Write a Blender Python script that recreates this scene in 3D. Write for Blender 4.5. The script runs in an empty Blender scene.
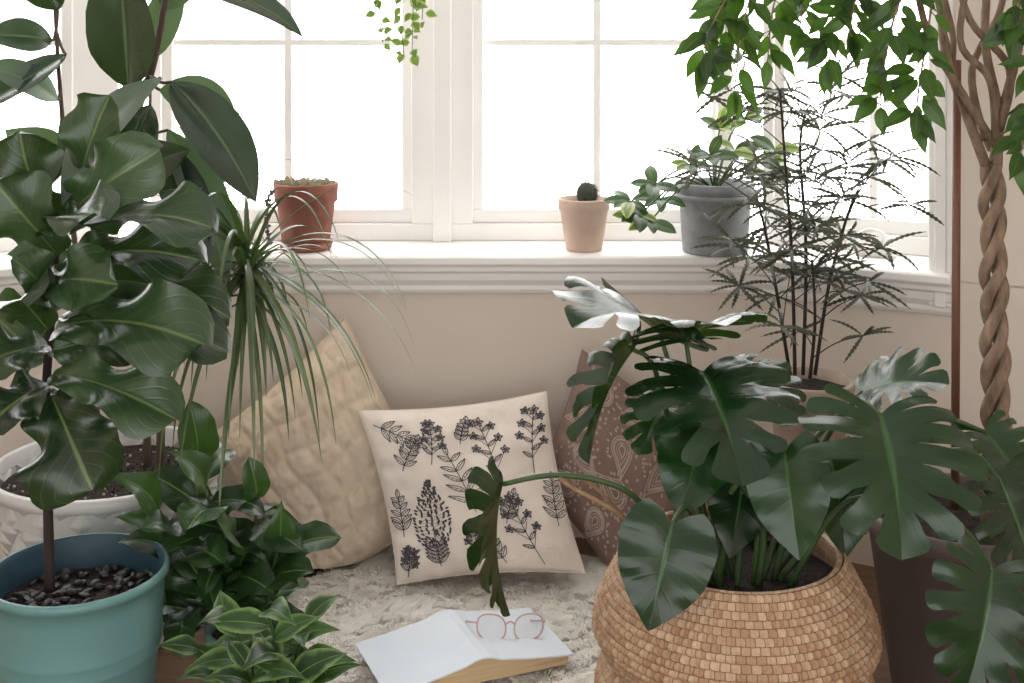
import bpy, bmesh, math, random
from mathutils import Vector, Matrix, noise
random.seed(7)
R=random.random
def U(a,b): return random.uniform(a,b)
scene=bpy.context.scene
CAMH=1.28
# survey helper: bearing + distance -> room coordinates (metres)
def P(u,v,d): return Vector(((u-512)*d/1200.0, d, CAMH-(v-45)*d/1200.0))

# ---------------------------------------------------------------- materials
def lin(c):
    return tuple(((x/255.0)/12.92 if x/255.0<=0.04045 else ((x/255.0+0.055)/1.055)**2.4) for x in c)+(1,)
class NT:
    def __init__(s,name):
        s.m=bpy.data.materials.new(name); s.m.use_nodes=True
        s.t=s.m.node_tree; s.t.nodes.clear()
        s.out=s.t.nodes.new('ShaderNodeOutputMaterial')
    def n(s,typ,**kw):
        nd=s.t.nodes.new(typ)
        for k,v in kw.items():
            if k.startswith('i_'):
                nd.inputs[k[2:].replace('_',' ')].default_value=v
            else: setattr(nd,k,v)
        return nd
    def l(s,a,b): s.t.links.new(a,b)
    def math(s,op,a,b=None,c=None,clamp=False):
        nd=s.n('ShaderNodeMath',operation=op); nd.use_clamp=clamp
        for i,x in enumerate((a,b,c)):
            if x is None: continue
            if isinstance(x,(int,float)): nd.inputs[i].default_value=x
            else: s.l(x,nd.inputs[i])
        return nd.outputs[0]
    def mix(s,f,a,b):
        nd=s.n('ShaderNodeMix',data_type='RGBA')
        if isinstance(f,(int,float)): nd.inputs[0].default_value=f
        else: s.l(f,nd.inputs[0])
        for i,x in ((6,a),(7,b)):
            if isinstance(x,tuple): nd.inputs[i].default_value=x
            else: s.l(x,nd.inputs[i])
        return nd.outputs[2]
    def bump(s,h,strength=.3,dist=.002):
        b=s.n('ShaderNodeBump'); b.inputs['Strength'].default_value=strength; b.inputs['Distance'].default_value=dist
        s.l(h,b.inputs['Height']); return b.outputs[0]

def mat(name,c1,c2=None,rough=.6,scale=20,bump=.2,bscale=None,bdist=.002,spec=.5,coords='Object',detail=4,stretch=None,metal=0):
    N=NT(name)
    c1=lin(c1); c2=lin(c2) if c2 else c1
    tc=N.n('ShaderNodeTexCoord')
    vec=tc.outputs[coords]
    if stretch:
        mp=N.n('ShaderNodeMapping'); mp.inputs['Scale'].default_value=stretch; N.l(vec,mp.inputs[0]); vec=mp.outputs[0]
    nz=N.n('ShaderNodeTexNoise'); nz.inputs['Scale'].default_value=scale; nz.inputs['Detail'].default_value=detail
    N.l(vec,nz.inputs['Vector'])
    f=N.math('MULTIPLY_ADD',nz.outputs[0],2.2,-.6,clamp=True)
    col=N.mix(f,c1,c2)
    b=N.n('ShaderNodeBsdfPrincipled'); N.l(col,b.inputs['Base Color'])
    b.inputs['Roughness'].default_value=rough; b.inputs['Specular IOR Level'].default_value=spec; b.inputs['Metallic'].default_value=metal
    if bump:
        n2=N.n('ShaderNodeTexNoise'); n2.inputs['Scale'].default_value=bscale or scale*3; n2.inputs['Detail'].default_value=3
        N.l(vec,n2.inputs['Vector'])
        N.l(N.bump(n2.outputs[0],bump,bdist),b.inputs['Normal'])
    N.l(b.outputs[0],N.out.inputs[0])
    return N.m

def leaf_mat(name,dark,light,vein,rough=.35,freq=9,vamt=.4,trans=.15,tcol=None,edge=None,spec=.4,slant=.9,bstr=.3,er=(.24,.36)):
    N=NT(name)
    uv=N.n('ShaderNodeUVMap'); uv.uv_map='UVMap'
    sp=N.n('ShaderNodeSeparateXYZ'); N.l(uv.outputs[0],sp.inputs[0])
    ax=N.math('ABSOLUTE',N.math('SUBTRACT',sp.outputs[0],.5))
    mid=N.n('ShaderNodeMapRange'); mid.interpolation_type='SMOOTHSTEP'
    N.l(ax,mid.inputs[0]); mid.inputs[1].default_value=.008; mid.inputs[2].default_value=.03; mid.inputs[3].default_value=1; mid.inputs[4].default_value=0
    ph=N.math('SUBTRACT',N.math('MULTIPLY',sp.outputs[1],freq),N.math('MULTIPLY',ax,freq*slant))
    sn=N.math('ABSOLUTE',N.math('SINE',N.math('MULTIPLY',ph,math.pi)))
    lat=N.n('ShaderNodeMapRange'); N.l(sn,lat.inputs[0]); lat.inputs[1].default_value=0; lat.inputs[2].default_value=.18; lat.inputs[3].default_value=vamt; lat.inputs[4].default_value=0
    v=N.math('MAXIMUM',mid.outputs[0],lat.outputs[0])
    at=N.n('ShaderNodeAttribute'); at.attribute_name='val'
    tc=N.n('ShaderNodeTexCoord'); nz=N.n('ShaderNodeTexNoise'); nz.inputs['Scale'].default_value=14; N.l(tc.outputs['Object'],nz.inputs['Vector'])
    f=N.math('ADD',at.outputs['Fac'],N.math('MULTIPLY_ADD',nz.outputs[0],.7,-.35),clamp=True)
    col=N.mix(f,lin(dark),lin(light))
    if edge:
        n3=N.n('ShaderNodeTexNoise'); n3.inputs['Scale'].default_value=45; N.l(tc.outputs['Object'],n3.inputs['Vector'])
        e=N.n('ShaderNodeMapRange'); N.l(N.math('ADD',ax,N.math('MULTIPLY_ADD',n3.outputs[0],.5,-.25)),e.inputs[0]); e.inputs[1].default_value=er[0]; e.inputs[2].default_value=er[1]
        col=N.mix(e.outputs[0],col,lin(edge))
    col=N.mix(v,col,lin(vein))
    b=N.n('ShaderNodeBsdfPrincipled'); N.l(col,b.inputs['Base Color']); b.inputs['Roughness'].default_value=rough; b.inputs['Specular IOR Level'].default_value=spec
    sm=N.n('ShaderNodeMapRange'); sm.interpolation_type='SMOOTHSTEP'; N.l(sn,sm.inputs[0]); sm.inputs[2].default_value=.45
    h=N.math('SUBTRACT',N.math('MULTIPLY',sm.outputs[0],.5),mid.outputs[0])
    N.l(N.bump(h,bstr,.0015),b.inputs['Normal'])
    tr=N.n('ShaderNodeBsdfTranslucent'); tr.inputs[0].default_value=lin(tcol or (100,140,44))
    mx=N.n('ShaderNodeMixShader'); mx.inputs[0].default_value=trans
    N.l(b.outputs[0],mx.inputs[1]); N.l(tr.outputs[0],mx.inputs[2]); N.l(mx.outputs[0],N.out.inputs[0])
    return N.m

M={}
M['wall']=mat('wall_paint',(221,210,198),(217,205,192),rough=.85,scale=3,bump=.08,bscale=150)
M['white']=mat('white_gloss_paint',(243,241,238),(239,237,234),rough=.4,scale=4,bump=.03)
M['ceil']=mat('ceiling_paint',(238,237,235),rough=.9)
M['terra']=mat('terracotta',(152,100,82),(122,76,62),rough=.85,scale=22,bump=.3,bscale=90)
M['peach']=mat('pale_clay',(204,180,163),(190,164,147),rough=.85,scale=18,bump=.2)
M['greyp']=mat('aged_zinc_grey',(154,155,156),(108,112,116),rough=.65,scale=22,bump=.3)
M['teal']=mat('teal_enamel',(106,148,146),(100,140,138),rough=.35,scale=5,bump=.02)
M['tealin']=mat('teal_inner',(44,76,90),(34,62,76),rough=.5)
M['planter']=mat('white_ceramic',(206,204,202),(190,188,186),rough=.4,scale=12,bump=.05)
M['brownp']=mat('dark_taupe_pot',(96,84,79),(84,72,67),rough=.5,scale=8,bump=.1)
M['claygrey']=mat('grey_brown_clay',(186,170,156),(160,144,130),rough=.8,scale=20)
M['soil']=mat('soil',(52,40,34),(26,20,16),rough=1,scale=60,bump=1,bscale=120,bdist=.01)
M['perl']=mat('perlite',(180,170,160),rough=.9)
M['pebble']=mat('dark_bark_chips',(34,28,26),(18,15,15),rough=.55,scale=20,bump=.3)
M['bark']=mat('grey_bark',(100,86,74),(66,54,46),rough=.85,scale=30,bump=.6,bdist=.004,stretch=(1,1,.25))
M['barkd']=mat('dark_bark',(50,36,32),(32,24,20),rough=.8,scale=40,bump=.5,stretch=(1,1,.3))
M['barkb']=mat('braided_bark',(156,132,110),(100,80,66),rough=.85,scale=50,bump=.9,bdist=.005,stretch=(1,1,.3))
M['stake']=mat('wooden_stake',(122,82,64),(100,66,50),rough=.55,scale=14,stretch=(1,1,.1))
M['stemg']=mat('green_stem',(66,90,46),(46,66,34),rough=.5)
M['wood']=mat('wood_floor',(126,100,80),(96,72,56),rough=.5,scale=6,stretch=(1,8,1),bump=.1)
M['stool']=mat('stool_wood',(150,112,80),(120,86,60),rough=.5,scale=10,stretch=(1,1,.2))
M['cream']=mat('quilted_linen',(220,203,182),(206,187,164),rough=.95,scale=9,bump=.5,bscale=260)
M['linen']=mat('natural_linen',(230,219,208),(220,207,196),rough=.95,scale=12,bump=.5,bscale=320)
M['taupe']=mat('taupe_cotton',(142,118,108),(128,104,94),rough=.95,scale=12,bump=.4,bscale=320)
M['print']=mat('charcoal_print',(56,52,56),(88,82,86),rough=.95,scale=60)
M['printw']=mat('chalk_print',(186,168,158),(170,150,140),rough=.95,scale=80)
N=NT('sheepskin_wool'); b=N.n('ShaderNodeBsdfPrincipled'); tc=N.n('ShaderNodeTexCoord'); nz=N.n('ShaderNodeTexNoise'); nz.inputs['Scale'].default_value=9; N.l(tc.outputs['Object'],nz.inputs['Vector'])
N.l(N.mix(nz.outputs[0],lin((255,254,251)),lin((254,250,244))),b.inputs['Base Color']); b.inputs['Roughness'].default_value=.9; b.inputs['Specular IOR Level'].default_value=.1
tr=N.n('ShaderNodeBsdfTranslucent'); tr.inputs[0].default_value=lin((255,253,249)); mx=N.n('ShaderNodeMixShader'); mx.inputs[0].default_value=.5
N.l(b.outputs[0],mx.inputs[1]); N.l(tr.outputs[0],mx.inputs[2]); N.l(mx.outputs[0],N.out.inputs[0]); M['fur']=N.m
M['cover']=mat('book_cover',(212,220,228),(204,212,222),rough=.6,scale=8,bump=.1,bscale=300)
M['page']=mat('book_pages',(212,184,146),(176,148,110),rough=.9,scale=6,stretch=(1,1,90),bump=.3)
M['glasses']=mat('pink_acetate',(200,164,164),(188,150,150),rough=.2)
M['rope']=mat('rope',(156,126,96),(130,102,76),rough=.9,scale=80,bump=.5)
M['metal']=mat('white_metal',(225,222,218),rough=.3)
M['cactus']=mat('cactus_skin',(84,90,76),(60,66,58),rough=.8,scale=60,bump=.8)
M['succ']=leaf_mat('succulent_leaf',(120,140,110),(180,150,140),(150,150,120),trans=.05,rough=.5)
M['dry']=mat('dry_trail',(120,110,116),(92,86,86),rough=.9)

M['rubber']=leaf_mat('rubber_leaf',(14,30,22),(42,62,50),(80,96,66),rough=.24,freq=26,vamt=.10,trans=.05,slant=.25,bstr=.1,spec=.6)
M['rubberu']=leaf_mat('rubber_leaf_underside',(76,92,84),(106,120,106),(120,130,96),rough=.5,freq=26,vamt=.15,trans=.1,slant=.25,bstr=.1)
M['fiddle']=leaf_mat('fiddle_leaf',(20,38,24),(54,78,48),(96,114,68),rough=.28,freq=8,vamt=.4,trans=.07,slant=.8,bstr=.3,spec=.6)
M['monstera']=leaf_mat('monstera_leaf',(11,30,16),(32,68,32),(54,88,46),rough=.23,freq=7,vamt=.2,trans=.06,slant=0,bstr=.2,spec=.55)
M['shrub']=leaf_mat('shrub_leaf',(14,34,18),(54,88,42),(92,120,62),rough=.3,freq=10,vamt=.25,trans=.1,spec=.5)
M['varieg']=leaf_mat('variegated_leaf',(18,42,22),(54,90,42),(110,136,70),rough=.38,freq=10,vamt=.3,trans=.1,edge=(110,140,80),er=(.3,.5))
M['ficus']=leaf_mat('weeping_fig_leaf',(18,40,16),(64,98,38),(84,112,56),rough=.32,freq=16,vamt=.12,trans=.22,tcol=(104,150,44),bstr=.1)
M['drac']=leaf_mat('dracaena_leaf',(32,52,34),(100,118,78),(130,140,90),rough=.3,freq=1,vamt=0,trans=.1,spec=.6)
M['aralia']=leaf_mat('aralia_leaf',(34,34,30),(74,74,60),(92,90,70),rough=.5,freq=14,vamt=.2,trans=.05,spec=.4)
M['ivy']=leaf_mat('ivy_leaf',(58,80,40),(120,140,70),(150,160,100),rough=.4,freq=6,vamt=.3,trans=.2,edge=(180,190,120))

# transparent window glass
N=NT('window_glass'); tr=N.n('ShaderNodeBsdfTransparent'); gl=N.n('ShaderNodeBsdfGlossy'); gl.inputs['Roughness'].default_value=.02
mx=N.n('ShaderNodeMixShader'); mx.inputs[0].default_value=.04; N.l(tr.outputs[0],mx.inputs[1]); N.l(gl.outputs[0],mx.inputs[2]); N.l(mx.outputs[0],N.out.inputs[0])
M['glass']=N.m
N=NT('spectacle_lens'); tr=N.n('ShaderNodeBsdfTransparent'); gl=N.n('ShaderNodeBsdfGlossy'); gl.inputs['Roughness'].default_value=.02
mx=N.n('ShaderNodeMixShader'); mx.inputs[0].default_value=.1; N.l(tr.outputs[0],mx.inputs[1]); N.l(gl.outputs[0],mx.inputs[2]); N.l(mx.outputs[0],N.out.inputs[0])
M['lens']=N.m
# woven seagrass using uv bricks
N=NT('woven_seagrass'); uv=N.n('ShaderNodeUVMap'); uv.uv_map='UVMap'
br=N.n('ShaderNodeTexBrick'); N.l(uv.outputs[0],br.inputs[0]); br.inputs['Scale'].default_value=1; br.inputs['Brick Width'].default_value=1; br.inputs['Row Height'].default_value=1
br.inputs['Mortar Size'].default_value=.07; br.inputs['Mortar Smooth'].default_value=1; br.offset=.5
br.inputs['Color1'].default_value=lin((210,180,148)); br.inputs['Color2'].default_value=lin((172,134,102)); br.inputs['Mortar'].default_value=lin((104,74,52))
tc=N.n('ShaderNodeTexCoord'); nz=N.n('ShaderNodeTexNoise'); nz.inputs['Scale'].default_value=220; N.l(tc.outputs['Object'],nz.inputs['Vector'])
col=N.mix(N.math('MULTIPLY',nz.outputs[0],.4),br.outputs[0],lin((136,98,70)))
b=N.n('ShaderNodeBsdfPrincipled'); N.l(col,b.inputs['Base Color']); b.inputs['Roughness'].default_value=.55
N.l(N.bump(N.math('ADD',N.math('SUBTRACT',1,br.outputs[1]),N.math('MULTIPLY',nz.outputs[0],.5)),.5,.003),b.inputs['Normal']); N.l(b.outputs[0],N.out.inputs[0])
M['weave']=N.m

# ---------------------------------------------------------------- mesh builder
class MB:
    def __init__(s): s.v=[];s.f=[];s.uv=[];s.val=[];s.m=[]
    def add(s,v): s.v.append(tuple(v)); return len(s.v)-1
    def face(s,idx,uvs=None,val=.5,m=0):
        s.f.append(tuple(idx)); s.uv.append(uvs or [(0.2,0.5)]*len(idx)); s.val.append(val); s.m.append(m)
    def grid(s,rows,uvr=None,val=.5,m=0,closed=False):
        n=len(rows);k=len(rows[0]); base=len(s.v)
        for r in rows:
            for p in r: s.v.append(tuple(p))
        for i in range(n-1):
            for j in range(k if closed else k-1):
                j2=(j+1)%k
                a=base+i*k+j;b=base+i*k+j2;c=base+(i+1)*k+j2;d=base+(i+1)*k+j
                if uvr:
                    if closed and j2==0:
                        ua=uvr[i][j];ud=uvr[i+1][j]; ub=(uvr[i][k-1][0]+(uvr[i][1][0]-uvr[i][0][0]),uvr[i][0][1]); uc=(ub[0],uvr[i+1][0][1])
                        u=[ua,ub,uc,ud]
                    else: u=[uvr[i][j],uvr[i][j2],uvr[i+1][j2],uvr[i+1][j]]
                else: u=None
                s.face((a,b,c,d),u,val,m)
    def box(s,c,sx,sy,sz,m=0,rot=None):
        base=len(s.v)
        for dx in(-1,1):
            for dy in(-1,1):
                for dz in(-1,1):
                    o=Vector((dx*sx/2,dy*sy/2,dz*sz/2))
                    if rot: o=rot@o
                    s.v.append(tuple(Vector(c)+o))
        for q in((0,1,3,2),(4,6,7,5),(0,4,5,1),(2,3,7,6),(0,2,6,4),(1,5,7,3)): s.face([base+i for i in q],None,.5,m)
    def build(s,name,mats,parent=None,smooth=True,bevel=0,autos=None,recalc=True):
        me=bpy.data.meshes.new(name); me.from_pydata(s.v,[],s.f)
        uvl=me.uv_layers.new(name='UVMap'); flat=[]
        for u in s.uv:
            for a in u: flat+= [a[0],a[1]]
        uvl.data.foreach_set('uv',flat)
        at=me.attributes.new('val','FLOAT','FACE'); at.data.foreach_set('value',s.val)
        for x in mats: me.materials.append(M[x])
        me.polygons.foreach_set('material_index',s.m)
        if recalc:
            bm=bmesh.new(); bm.from_mesh(me); bmesh.ops.recalc_face_normals(bm,faces=bm.faces); bm.to_mesh(me); bm.free()
        me.polygons.foreach_set('use_smooth',[smooth]*len(me.polygons)); me.update()
        ob=bpy.data.objects.new(name,me); scene.collection.objects.link(ob)
        if parent: ob.parent=parent
        if bevel:
            md=ob.modifiers.new('bev','BEVEL'); md.width=bevel; md.segments=2; md.limit_method='ANGLE'
        return ob
def empty(name):
    e=bpy.data.objects.new(name,None); scene.collection.objects.link(e); e.empty_display_size=.05; return e

def catmull(pts,n):
    out=[]; K=len(pts)
    for i in range(K-1):
        p0=pts[max(i-1,0)];p1=pts[i];p2=pts[i+1];p3=pts[min(i+2,K-1)]
        for k in range(n):
            t=k/n
            out.append(0.5*((2*p1)+(-p0+p2)*t+(2*p0-5*p1+4*p2-p3)*t*t+(-p0+3*p1-3*p2+p3)*t**3))
    out.append(pts[-1]); return out
def tube(mb,pts,r0,r1=None,seg=8,n=6,m=0,val=.5,smooth=True,closed=False):
    pts=[Vector(p) for p in pts]
    if r1 is None: r1=r0
    if smooth and len(pts)>2: pts=catmull(pts,n)
    rows=[]; K=len(pts); up=None
    for i,p in enumerate(pts):
        if closed: t=pts[(i+1)%K]-pts[i-1]
        else: t=pts[min(i+1,K-1)]-pts[max(i-1,0)]
        if t.length<1e-9: t=Vector((0,0,1))
        t.normalize()
        if up is None:
            up=Vector((1,0,0)) if abs(t.x)<.8 else Vector((0,1,0))
        up=(up-t*up.dot(t)); up.normalize(); w=t.cross(up)
        r=r0+(r1-r0)*i/(K-1)
        rows.append([p+(up*math.cos(a)+w*math.sin(a))*r for a in [2*math.pi*j/seg for j in range(seg)]])
    if closed: rows.append(rows[0])
    mb.grid(rows,None,val,m,closed=True)
    if not closed:
        b=len(mb.v)-len(rows)*seg
        mb.face([b+j for j in range(seg)],None,val,m); mb.face([len(mb.v)-seg+j for j in range(seg)],None,val,m)
def lathe(mb,cx,cy,prof,seg=64,m=0,disp=None,uvs=(1,1),flute=None):
    rows=[];uvr=[]; L=0
    for i,(r,z) in enumerate(prof):
        if i: L+=math.hypot(r-prof[i-1][0],z-prof[i-1][1])
        row=[];ur=[]
        for j in range(seg):
            a=2*math.pi*j/seg
            rr=r+(disp(j/seg,L,z) if disp else 0)
            row.append((cx+rr*math.cos(a),cy+rr*math.sin(a),z)); ur.append((j/seg*uvs[0],L*uvs[1]))
        rows.append(row);uvr.append(ur)
    mb.grid(rows,uvr,.5,m,closed=True)
def refine(prof,step):
    out=[prof[0]]
    for a,b in zip(prof,prof[1:]):
        k=max(1,int(math.hypot(b[0]-a[0],b[1]-a[1])/step))
        for i in range(1,k+1): out.append((a[0]+(b[0]-a[0])*i/k,a[1]+(b[1]-a[1])*i/k))
    return out
def soil(mb,cx,cy,r,z,m=0,bumpy=.006):
    rows=[]
    for i in range(9):
        rr=max(r*i/8,.0005)
        rows.append([(cx+rr*math.cos(a),cy+rr*math.sin(a),z+bumpy*noise.noise(Vector((cx+rr*math.cos(a),cy+rr*math.sin(a),0))*40)) for a in [2*math.pi*j/32 for j in range(32)]])
    mb.grid(rows,None,.5,m,closed=True)

PROF={
 'oval':[(0,.06),(.05,.32),(.15,.66),(.3,.92),(.45,1),(.6,.97),(.75,.8),(.87,.5),(.94,.25),(1,.0)],
 'fiddle':[(0,.16),(.05,.42),(.12,.54),(.22,.58),(.34,.60),(.45,.68),(.57,.86),(.7,1),(.82,1),(.91,.86),(.97,.58),(1,.1)],
 'ovate':[(0,.04),(.08,.5),(.2,.85),(.35,1),(.55,.85),(.72,.55),(.86,.22),(.94,.08),(1,0)],
 'round':[(0,.2),(.06,.6),(.2,.9),(.45,1),(.7,.92),(.87,.66),(.96,.32),(1,.0)],
}
def prof(name,t):
    p=PROF[name]
    for (a,x),(b,y) in zip(p,p[1:]):
        if t<=b:
            k=(t-a)/(b-a); return x+(y-x)*k
    return 0
def leaf(mb,B,T,w,n,arch=.1,fold=.2,wave=0,shape='oval',ns=14,ms=4,val=None,m=0,curl=0,ruffle=0):
    B=Vector(B);T=Vector(T);d=T-B;L=d.length;f=d/L
    n=Vector(n); s=f.cross(n)
    if s.length<1e-4: s=f.cross(Vector((.3,-1,.2)))
    s.normalize(); nn=s.cross(f)
    if val is None: val=U(.1,.9)
    ph=U(0,6); sw=U(-.06,.06)*L; rows=[];uvr=[]
    for i in range(ns+1):
        t=i/ns; c=B+d*t+nn*arch*L*4*t*(1-t)+s*sw*4*t*(1-t)
        hw0=w/2*prof(shape,t)
        row=[];ur=[]
        for j in range(-ms,ms+1):
            u=j/ms
            hw=hw0*(1+ruffle*math.sin(t*19+ph*2+(2.1 if u>0 else 0))*abs(u))
            z=fold*abs(u)*hw*(1-.5*abs(u)) - curl*u*u*hw + wave*w*u*u*math.sin(t*13+ph+(1.7 if u>0 else 0))*min(1,t*4)
            row.append(c+s*u*hw+nn*z); ur.append((.5+.5*u,t))
        rows.append(row);uvr.append(ur)
    mb.grid(rows,uvr,val,m)
def pleaf(mb,b,t,wpx,n,**k):
    B=P(*b);T=P(*t); leaf(mb,B,T,wpx*b[2]/1200.0,n,**k)

def interp(p,t):
    for (a,x),(b,y) in zip(p,p[1:]):
        if t<=b: return x+(y-x)*(t-a)/(b-a)
    return p[-1][1]
RL=[(0,.36),(.1,.47),(.25,.56),(.45,.58),(.65,.5),(.82,.37),(1,.24)]
RH=[(0,.34),(.1,.44),(.25,.5),(.45,.46),(.65,.36),(.82,.27),(1,.22)]
def monstera(mb,B,T,n,ws=1,split=True,droop=.15,fold=.25,edge=.25,val=None,m=0,rip=.025,u0=.36,gm=.32):
    B=Vector(B);T=Vector(T);d=T-B;L=d.length;f=d/L
    s=f.cross(Vector(n)).normalized(); nn=s.cross(f)
    if val is None: val=U(.15,.8)
    ls=[0,.09,.2,.33,.47,.62,.79,1.0] if split else [0,.25,.5,.75,1.0]
    ph=U(0,6)
    def pos(a,u,side,sc,lz=0):
        th=math.radians(140*(1-a)**.85)-.3*u*(1-a)
        r=(interp(RL,a) if split else interp(RH,a))*u*sc
        x=.77*a+r*math.cos(th); y=r*math.sin(th)*ws
        z=fold*abs(y)-edge*y*y*2-droop*x*abs(x)+rip*math.sin(x*17+ph+side)*min(1,abs(y)*3)+lz*u*u
        z+=droop*x
        return B+(f*x+s*y*side+nn*z)*L
    for side in(-1,1):
        for k in range(len(ls)-1):
            a0,a1=ls[k],ls[k+1]; am=(a0+a1)/2; na=6; nu=10
            g=0 if (not split) else gm*(.5+1.0*R())
            if split and k==0: g*=.5
            inner=u0+U(-.1,.16)
            lsc=1+(U(-.06,.06) if split else 0)
            lz=U(-.05,.03) if split else 0
            rows=[];uvr=[]
            for iu in range(nu+1):
                u=iu/nu; row=[];ur=[]
                lzz=0
                if split and u>inner:
                    q=(u-inner)/(1-inner); gg=g*min(1,q*2.2)*(1 if k<len(ls)-2 else .6); lzz=lz*q*q
                else: gg=0
                for ia in range(na+1):
                    a=a0+(a1-a0)*ia/na; q2=(a-am)/((a1-a0)/2)
                    aa=am+(a-am)*(1-gg)
                    if split:
                        if k==len(ls)-2 and a>am: aa=a; q2*=.2
                        sc=1-.10*u**3*abs(q2)**4-.03*q2*u
                        sc*=1+(lsc-1)*u
                    else: sc=1
                    row.append(pos(aa,u,side,sc,lzz if k<len(ls)-2 else 0)); ur.append((.5+.5*u*side,a))
                rows.append(row);uvr.append(ur)
            mb.grid(rows,uvr,val,m)

# ---------------------------------------------------------------- room shell
E=(.88,-.475); EL=(-.88,-.475)
CR=(.56,3.12); CL=(-.945,3.12)
def on(c,e,s): return (c[0]+e[0]*s,c[1]+e[1]*s)
def sweep(mb,path,profile,m=0,caps=True):
    rows=[];K=len(path)
    def nrm(a,b):
        tx,ty=b[0]-a[0],b[1]-a[1];l=math.hypot(tx,ty); return Vector((ty/l,-tx/l))
    for i,p in enumerate(path):
        ns=[]
        if i: ns.append(nrm(path[i-1],p))
        if i<K-1: ns.append(nrm(p,path[i+1]))
        if len(ns)==2:
            h=(ns[0]+ns[1]).normalized(); o=h/h.dot(ns[0])
        else: o=ns[0]
        rows.append([(p[0]+o.x*q[0],p[1]+o.y*q[0],q[1]) for q in profile])
    mb.grid(rows,None,.5,m,closed=True)
    if caps:
        n=len(profile); b=len(mb.v)-K*n
        mb.face([b+j for j in range(n)],None,.5,m); mb.face([len(mb.v)-n+j for j in range(n)],None,.5,m)
RE=on(CR,E,1.7); LE=on(CL,EL,1.5)
path=[LE,CL,CR,RE]
mb=MB(); sweep(mb,path,[(-.24,0),(-.24,.72),(0,.72),(0,0)]); sweep(mb,path,[(-.24,2.15),(-.24,2.5),(0,2.5),(0,2.15)])
sweep(mb,[on(CR,E,.515),RE],[(-.24,.715),(-.24,2.155),(0,2.155),(0,.715)])
sweep(mb,[LE,on(CL,EL,1.0)],[(-.24,.715),(-.24,2.155),(0,2.155),(0,.715)])
mb.build('wall_bay',['wall'],smooth=False)
mb=MB(); mb.box((RE[0]+.05,(RE[1]-1.5)/2,1.25),.1,RE[1]+1.5,2.5); mb.build('wall_right',['wall'],smooth=False)
mb=MB(); mb.box((LE[0]-.05,(LE[1]-1.5)/2,1.25),.1,LE[1]+1.5,2.5); mb.build('wall_left',['wall'],smooth=False)
mb=MB(); mb.box((0,.9,-.05),4.6,4.9,.1); mb.build('floor',['wood'],smooth=False)
mb=MB(); mb.box((0,.9,2.55),4.6,4.9,.1); mb.build('ceiling',['ceil'],smooth=False)
# sill + apron moulding
ss=.56
spath=[on(CL,EL,1.0),CL,CR,on(CR,E,ss)]
mb=MB(); sweep(mb,spath,[(-.19,.715),(-.19,.744),(.062,.744),(.07,.738),(.07,.722),(.062,.714)])
sweep(mb,spath,[(-.001,.714),(.05,.714),(.05,.70),(.038,.694),(.034,.675),(.022,.66),(.022,.648),(.014,.637),(-.001,.637)])
mb.build('trim_window_sill',['white'],smooth=False,bevel=.002)
mb=MB()
for a,b,o in((.505,.52,.03),(.52,.545,.042),(.545,.56,.03)):
    sweep(mb,[on(CR,E,a),on(CR,E,b)],[(-.19 if a<.51 else -.002,.66),(-.19 if a<.51 else -.002,2.2),(o,2.2),(o,.66)])
mb.build('trim_window_casing',['white'],smooth=False,bevel=.003)
# windows
def bar(mb,c,e,s0,s1,o0,o1,z0,z1,m=0):
    p=[on(c,e,s0),on(c,e,s1)]
    if e[0]<0: p=p[::-1]
    sweep(mb,p,[(o0,z0),(o0,z1),(o1,z1),(o1,z0)],m)
ZB,ZT=.744,2.15
def window(name,c,e,s0,s1,sf0,sf1,vb):
    w=empty(name); mb=MB()
    bar(mb,c,e,sf0,sf1,-.24,-.165,ZB,.79); bar(mb,c,e,s0-.028,s1+.028,-.225,-.182,.79,.828)
    bar(mb,c,e,sf0,sf1,-.24,-.165,2.08,ZT)
    bar(mb,c,e,sf0,s0-.026,-.24,-.165,.79,2.08); bar(mb,c,e,s1+.026,sf1,-.24,-.165,.79,2.08)
    bar(mb,c,e,s0-.028,s0,-.225,-.182,.828,2.08); bar(mb,c,e,s1,s1+.028,-.225,-.182,.828,2.08)
    mb.build('frame',['white'],w,smooth=False,bevel=.003)
    mb=MB()
    for v in vb: bar(mb,c,e,v-.010,v+.010,-.218,-.2,.828,2.08)
    bar(mb,c,e,s0,s1,-.217,-.201,1.279,1.295); bar(mb,c,e,s0,s1,-.217,-.201,1.72,1.738)
    mb.build('grille',['white'],w,smooth=False)
    mb=MB(); bar(mb,c,e,s0,s1,-.211,-.207,.828,2.08); mb.build('glass_pane',['glass'],w,smooth=False)
    return w
Z0=(0,3.12)
window('window_1',Z0,(1,0),-.935,-.302,-.99,-.20,[-.62])
window('window_2',Z0,(1,0),-.08,.549,-.20,.606,[.235])
window('window_3',CR,E,.10,.485,.045,.53,[.33])
window('window_4',CL,EL,.19,.95,.045,1.02,[.57])
mb=MB(); bar(mb,Z0,(1,0),-.215,-.165,-.17,-.14,ZB,ZT)
bar(mb,Z0,(1,0),.56,.60,-.17,-.15,ZB,ZT)
mb.build('trim_window_post',['white'],smooth=False,bevel=.004)
# crank handle
cr=empty('window_crank_handle'); mb=MB()
a=on(CR,E,.36)
p=Vector((a[0],a[1],0))+Vector((.475,.88,0))*.10
mb.box(p+Vector((0,0,.757)),.09,.035,.024,rot=Matrix.Rotation(-.495,3,'Z'))
tube(mb,[p+Vector((0,0,.765)),p+Vector((.01,-.02,.80)),p+Vector((-.03,-.03,.815)),p+Vector((-.07,-.02,.79))],.007)
tube(mb,[p+Vector((-.07,-.02,.78)),p+Vector((-.075,-.02,.82))],.009)
mb.build('crank',['metal'],cr)

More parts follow.
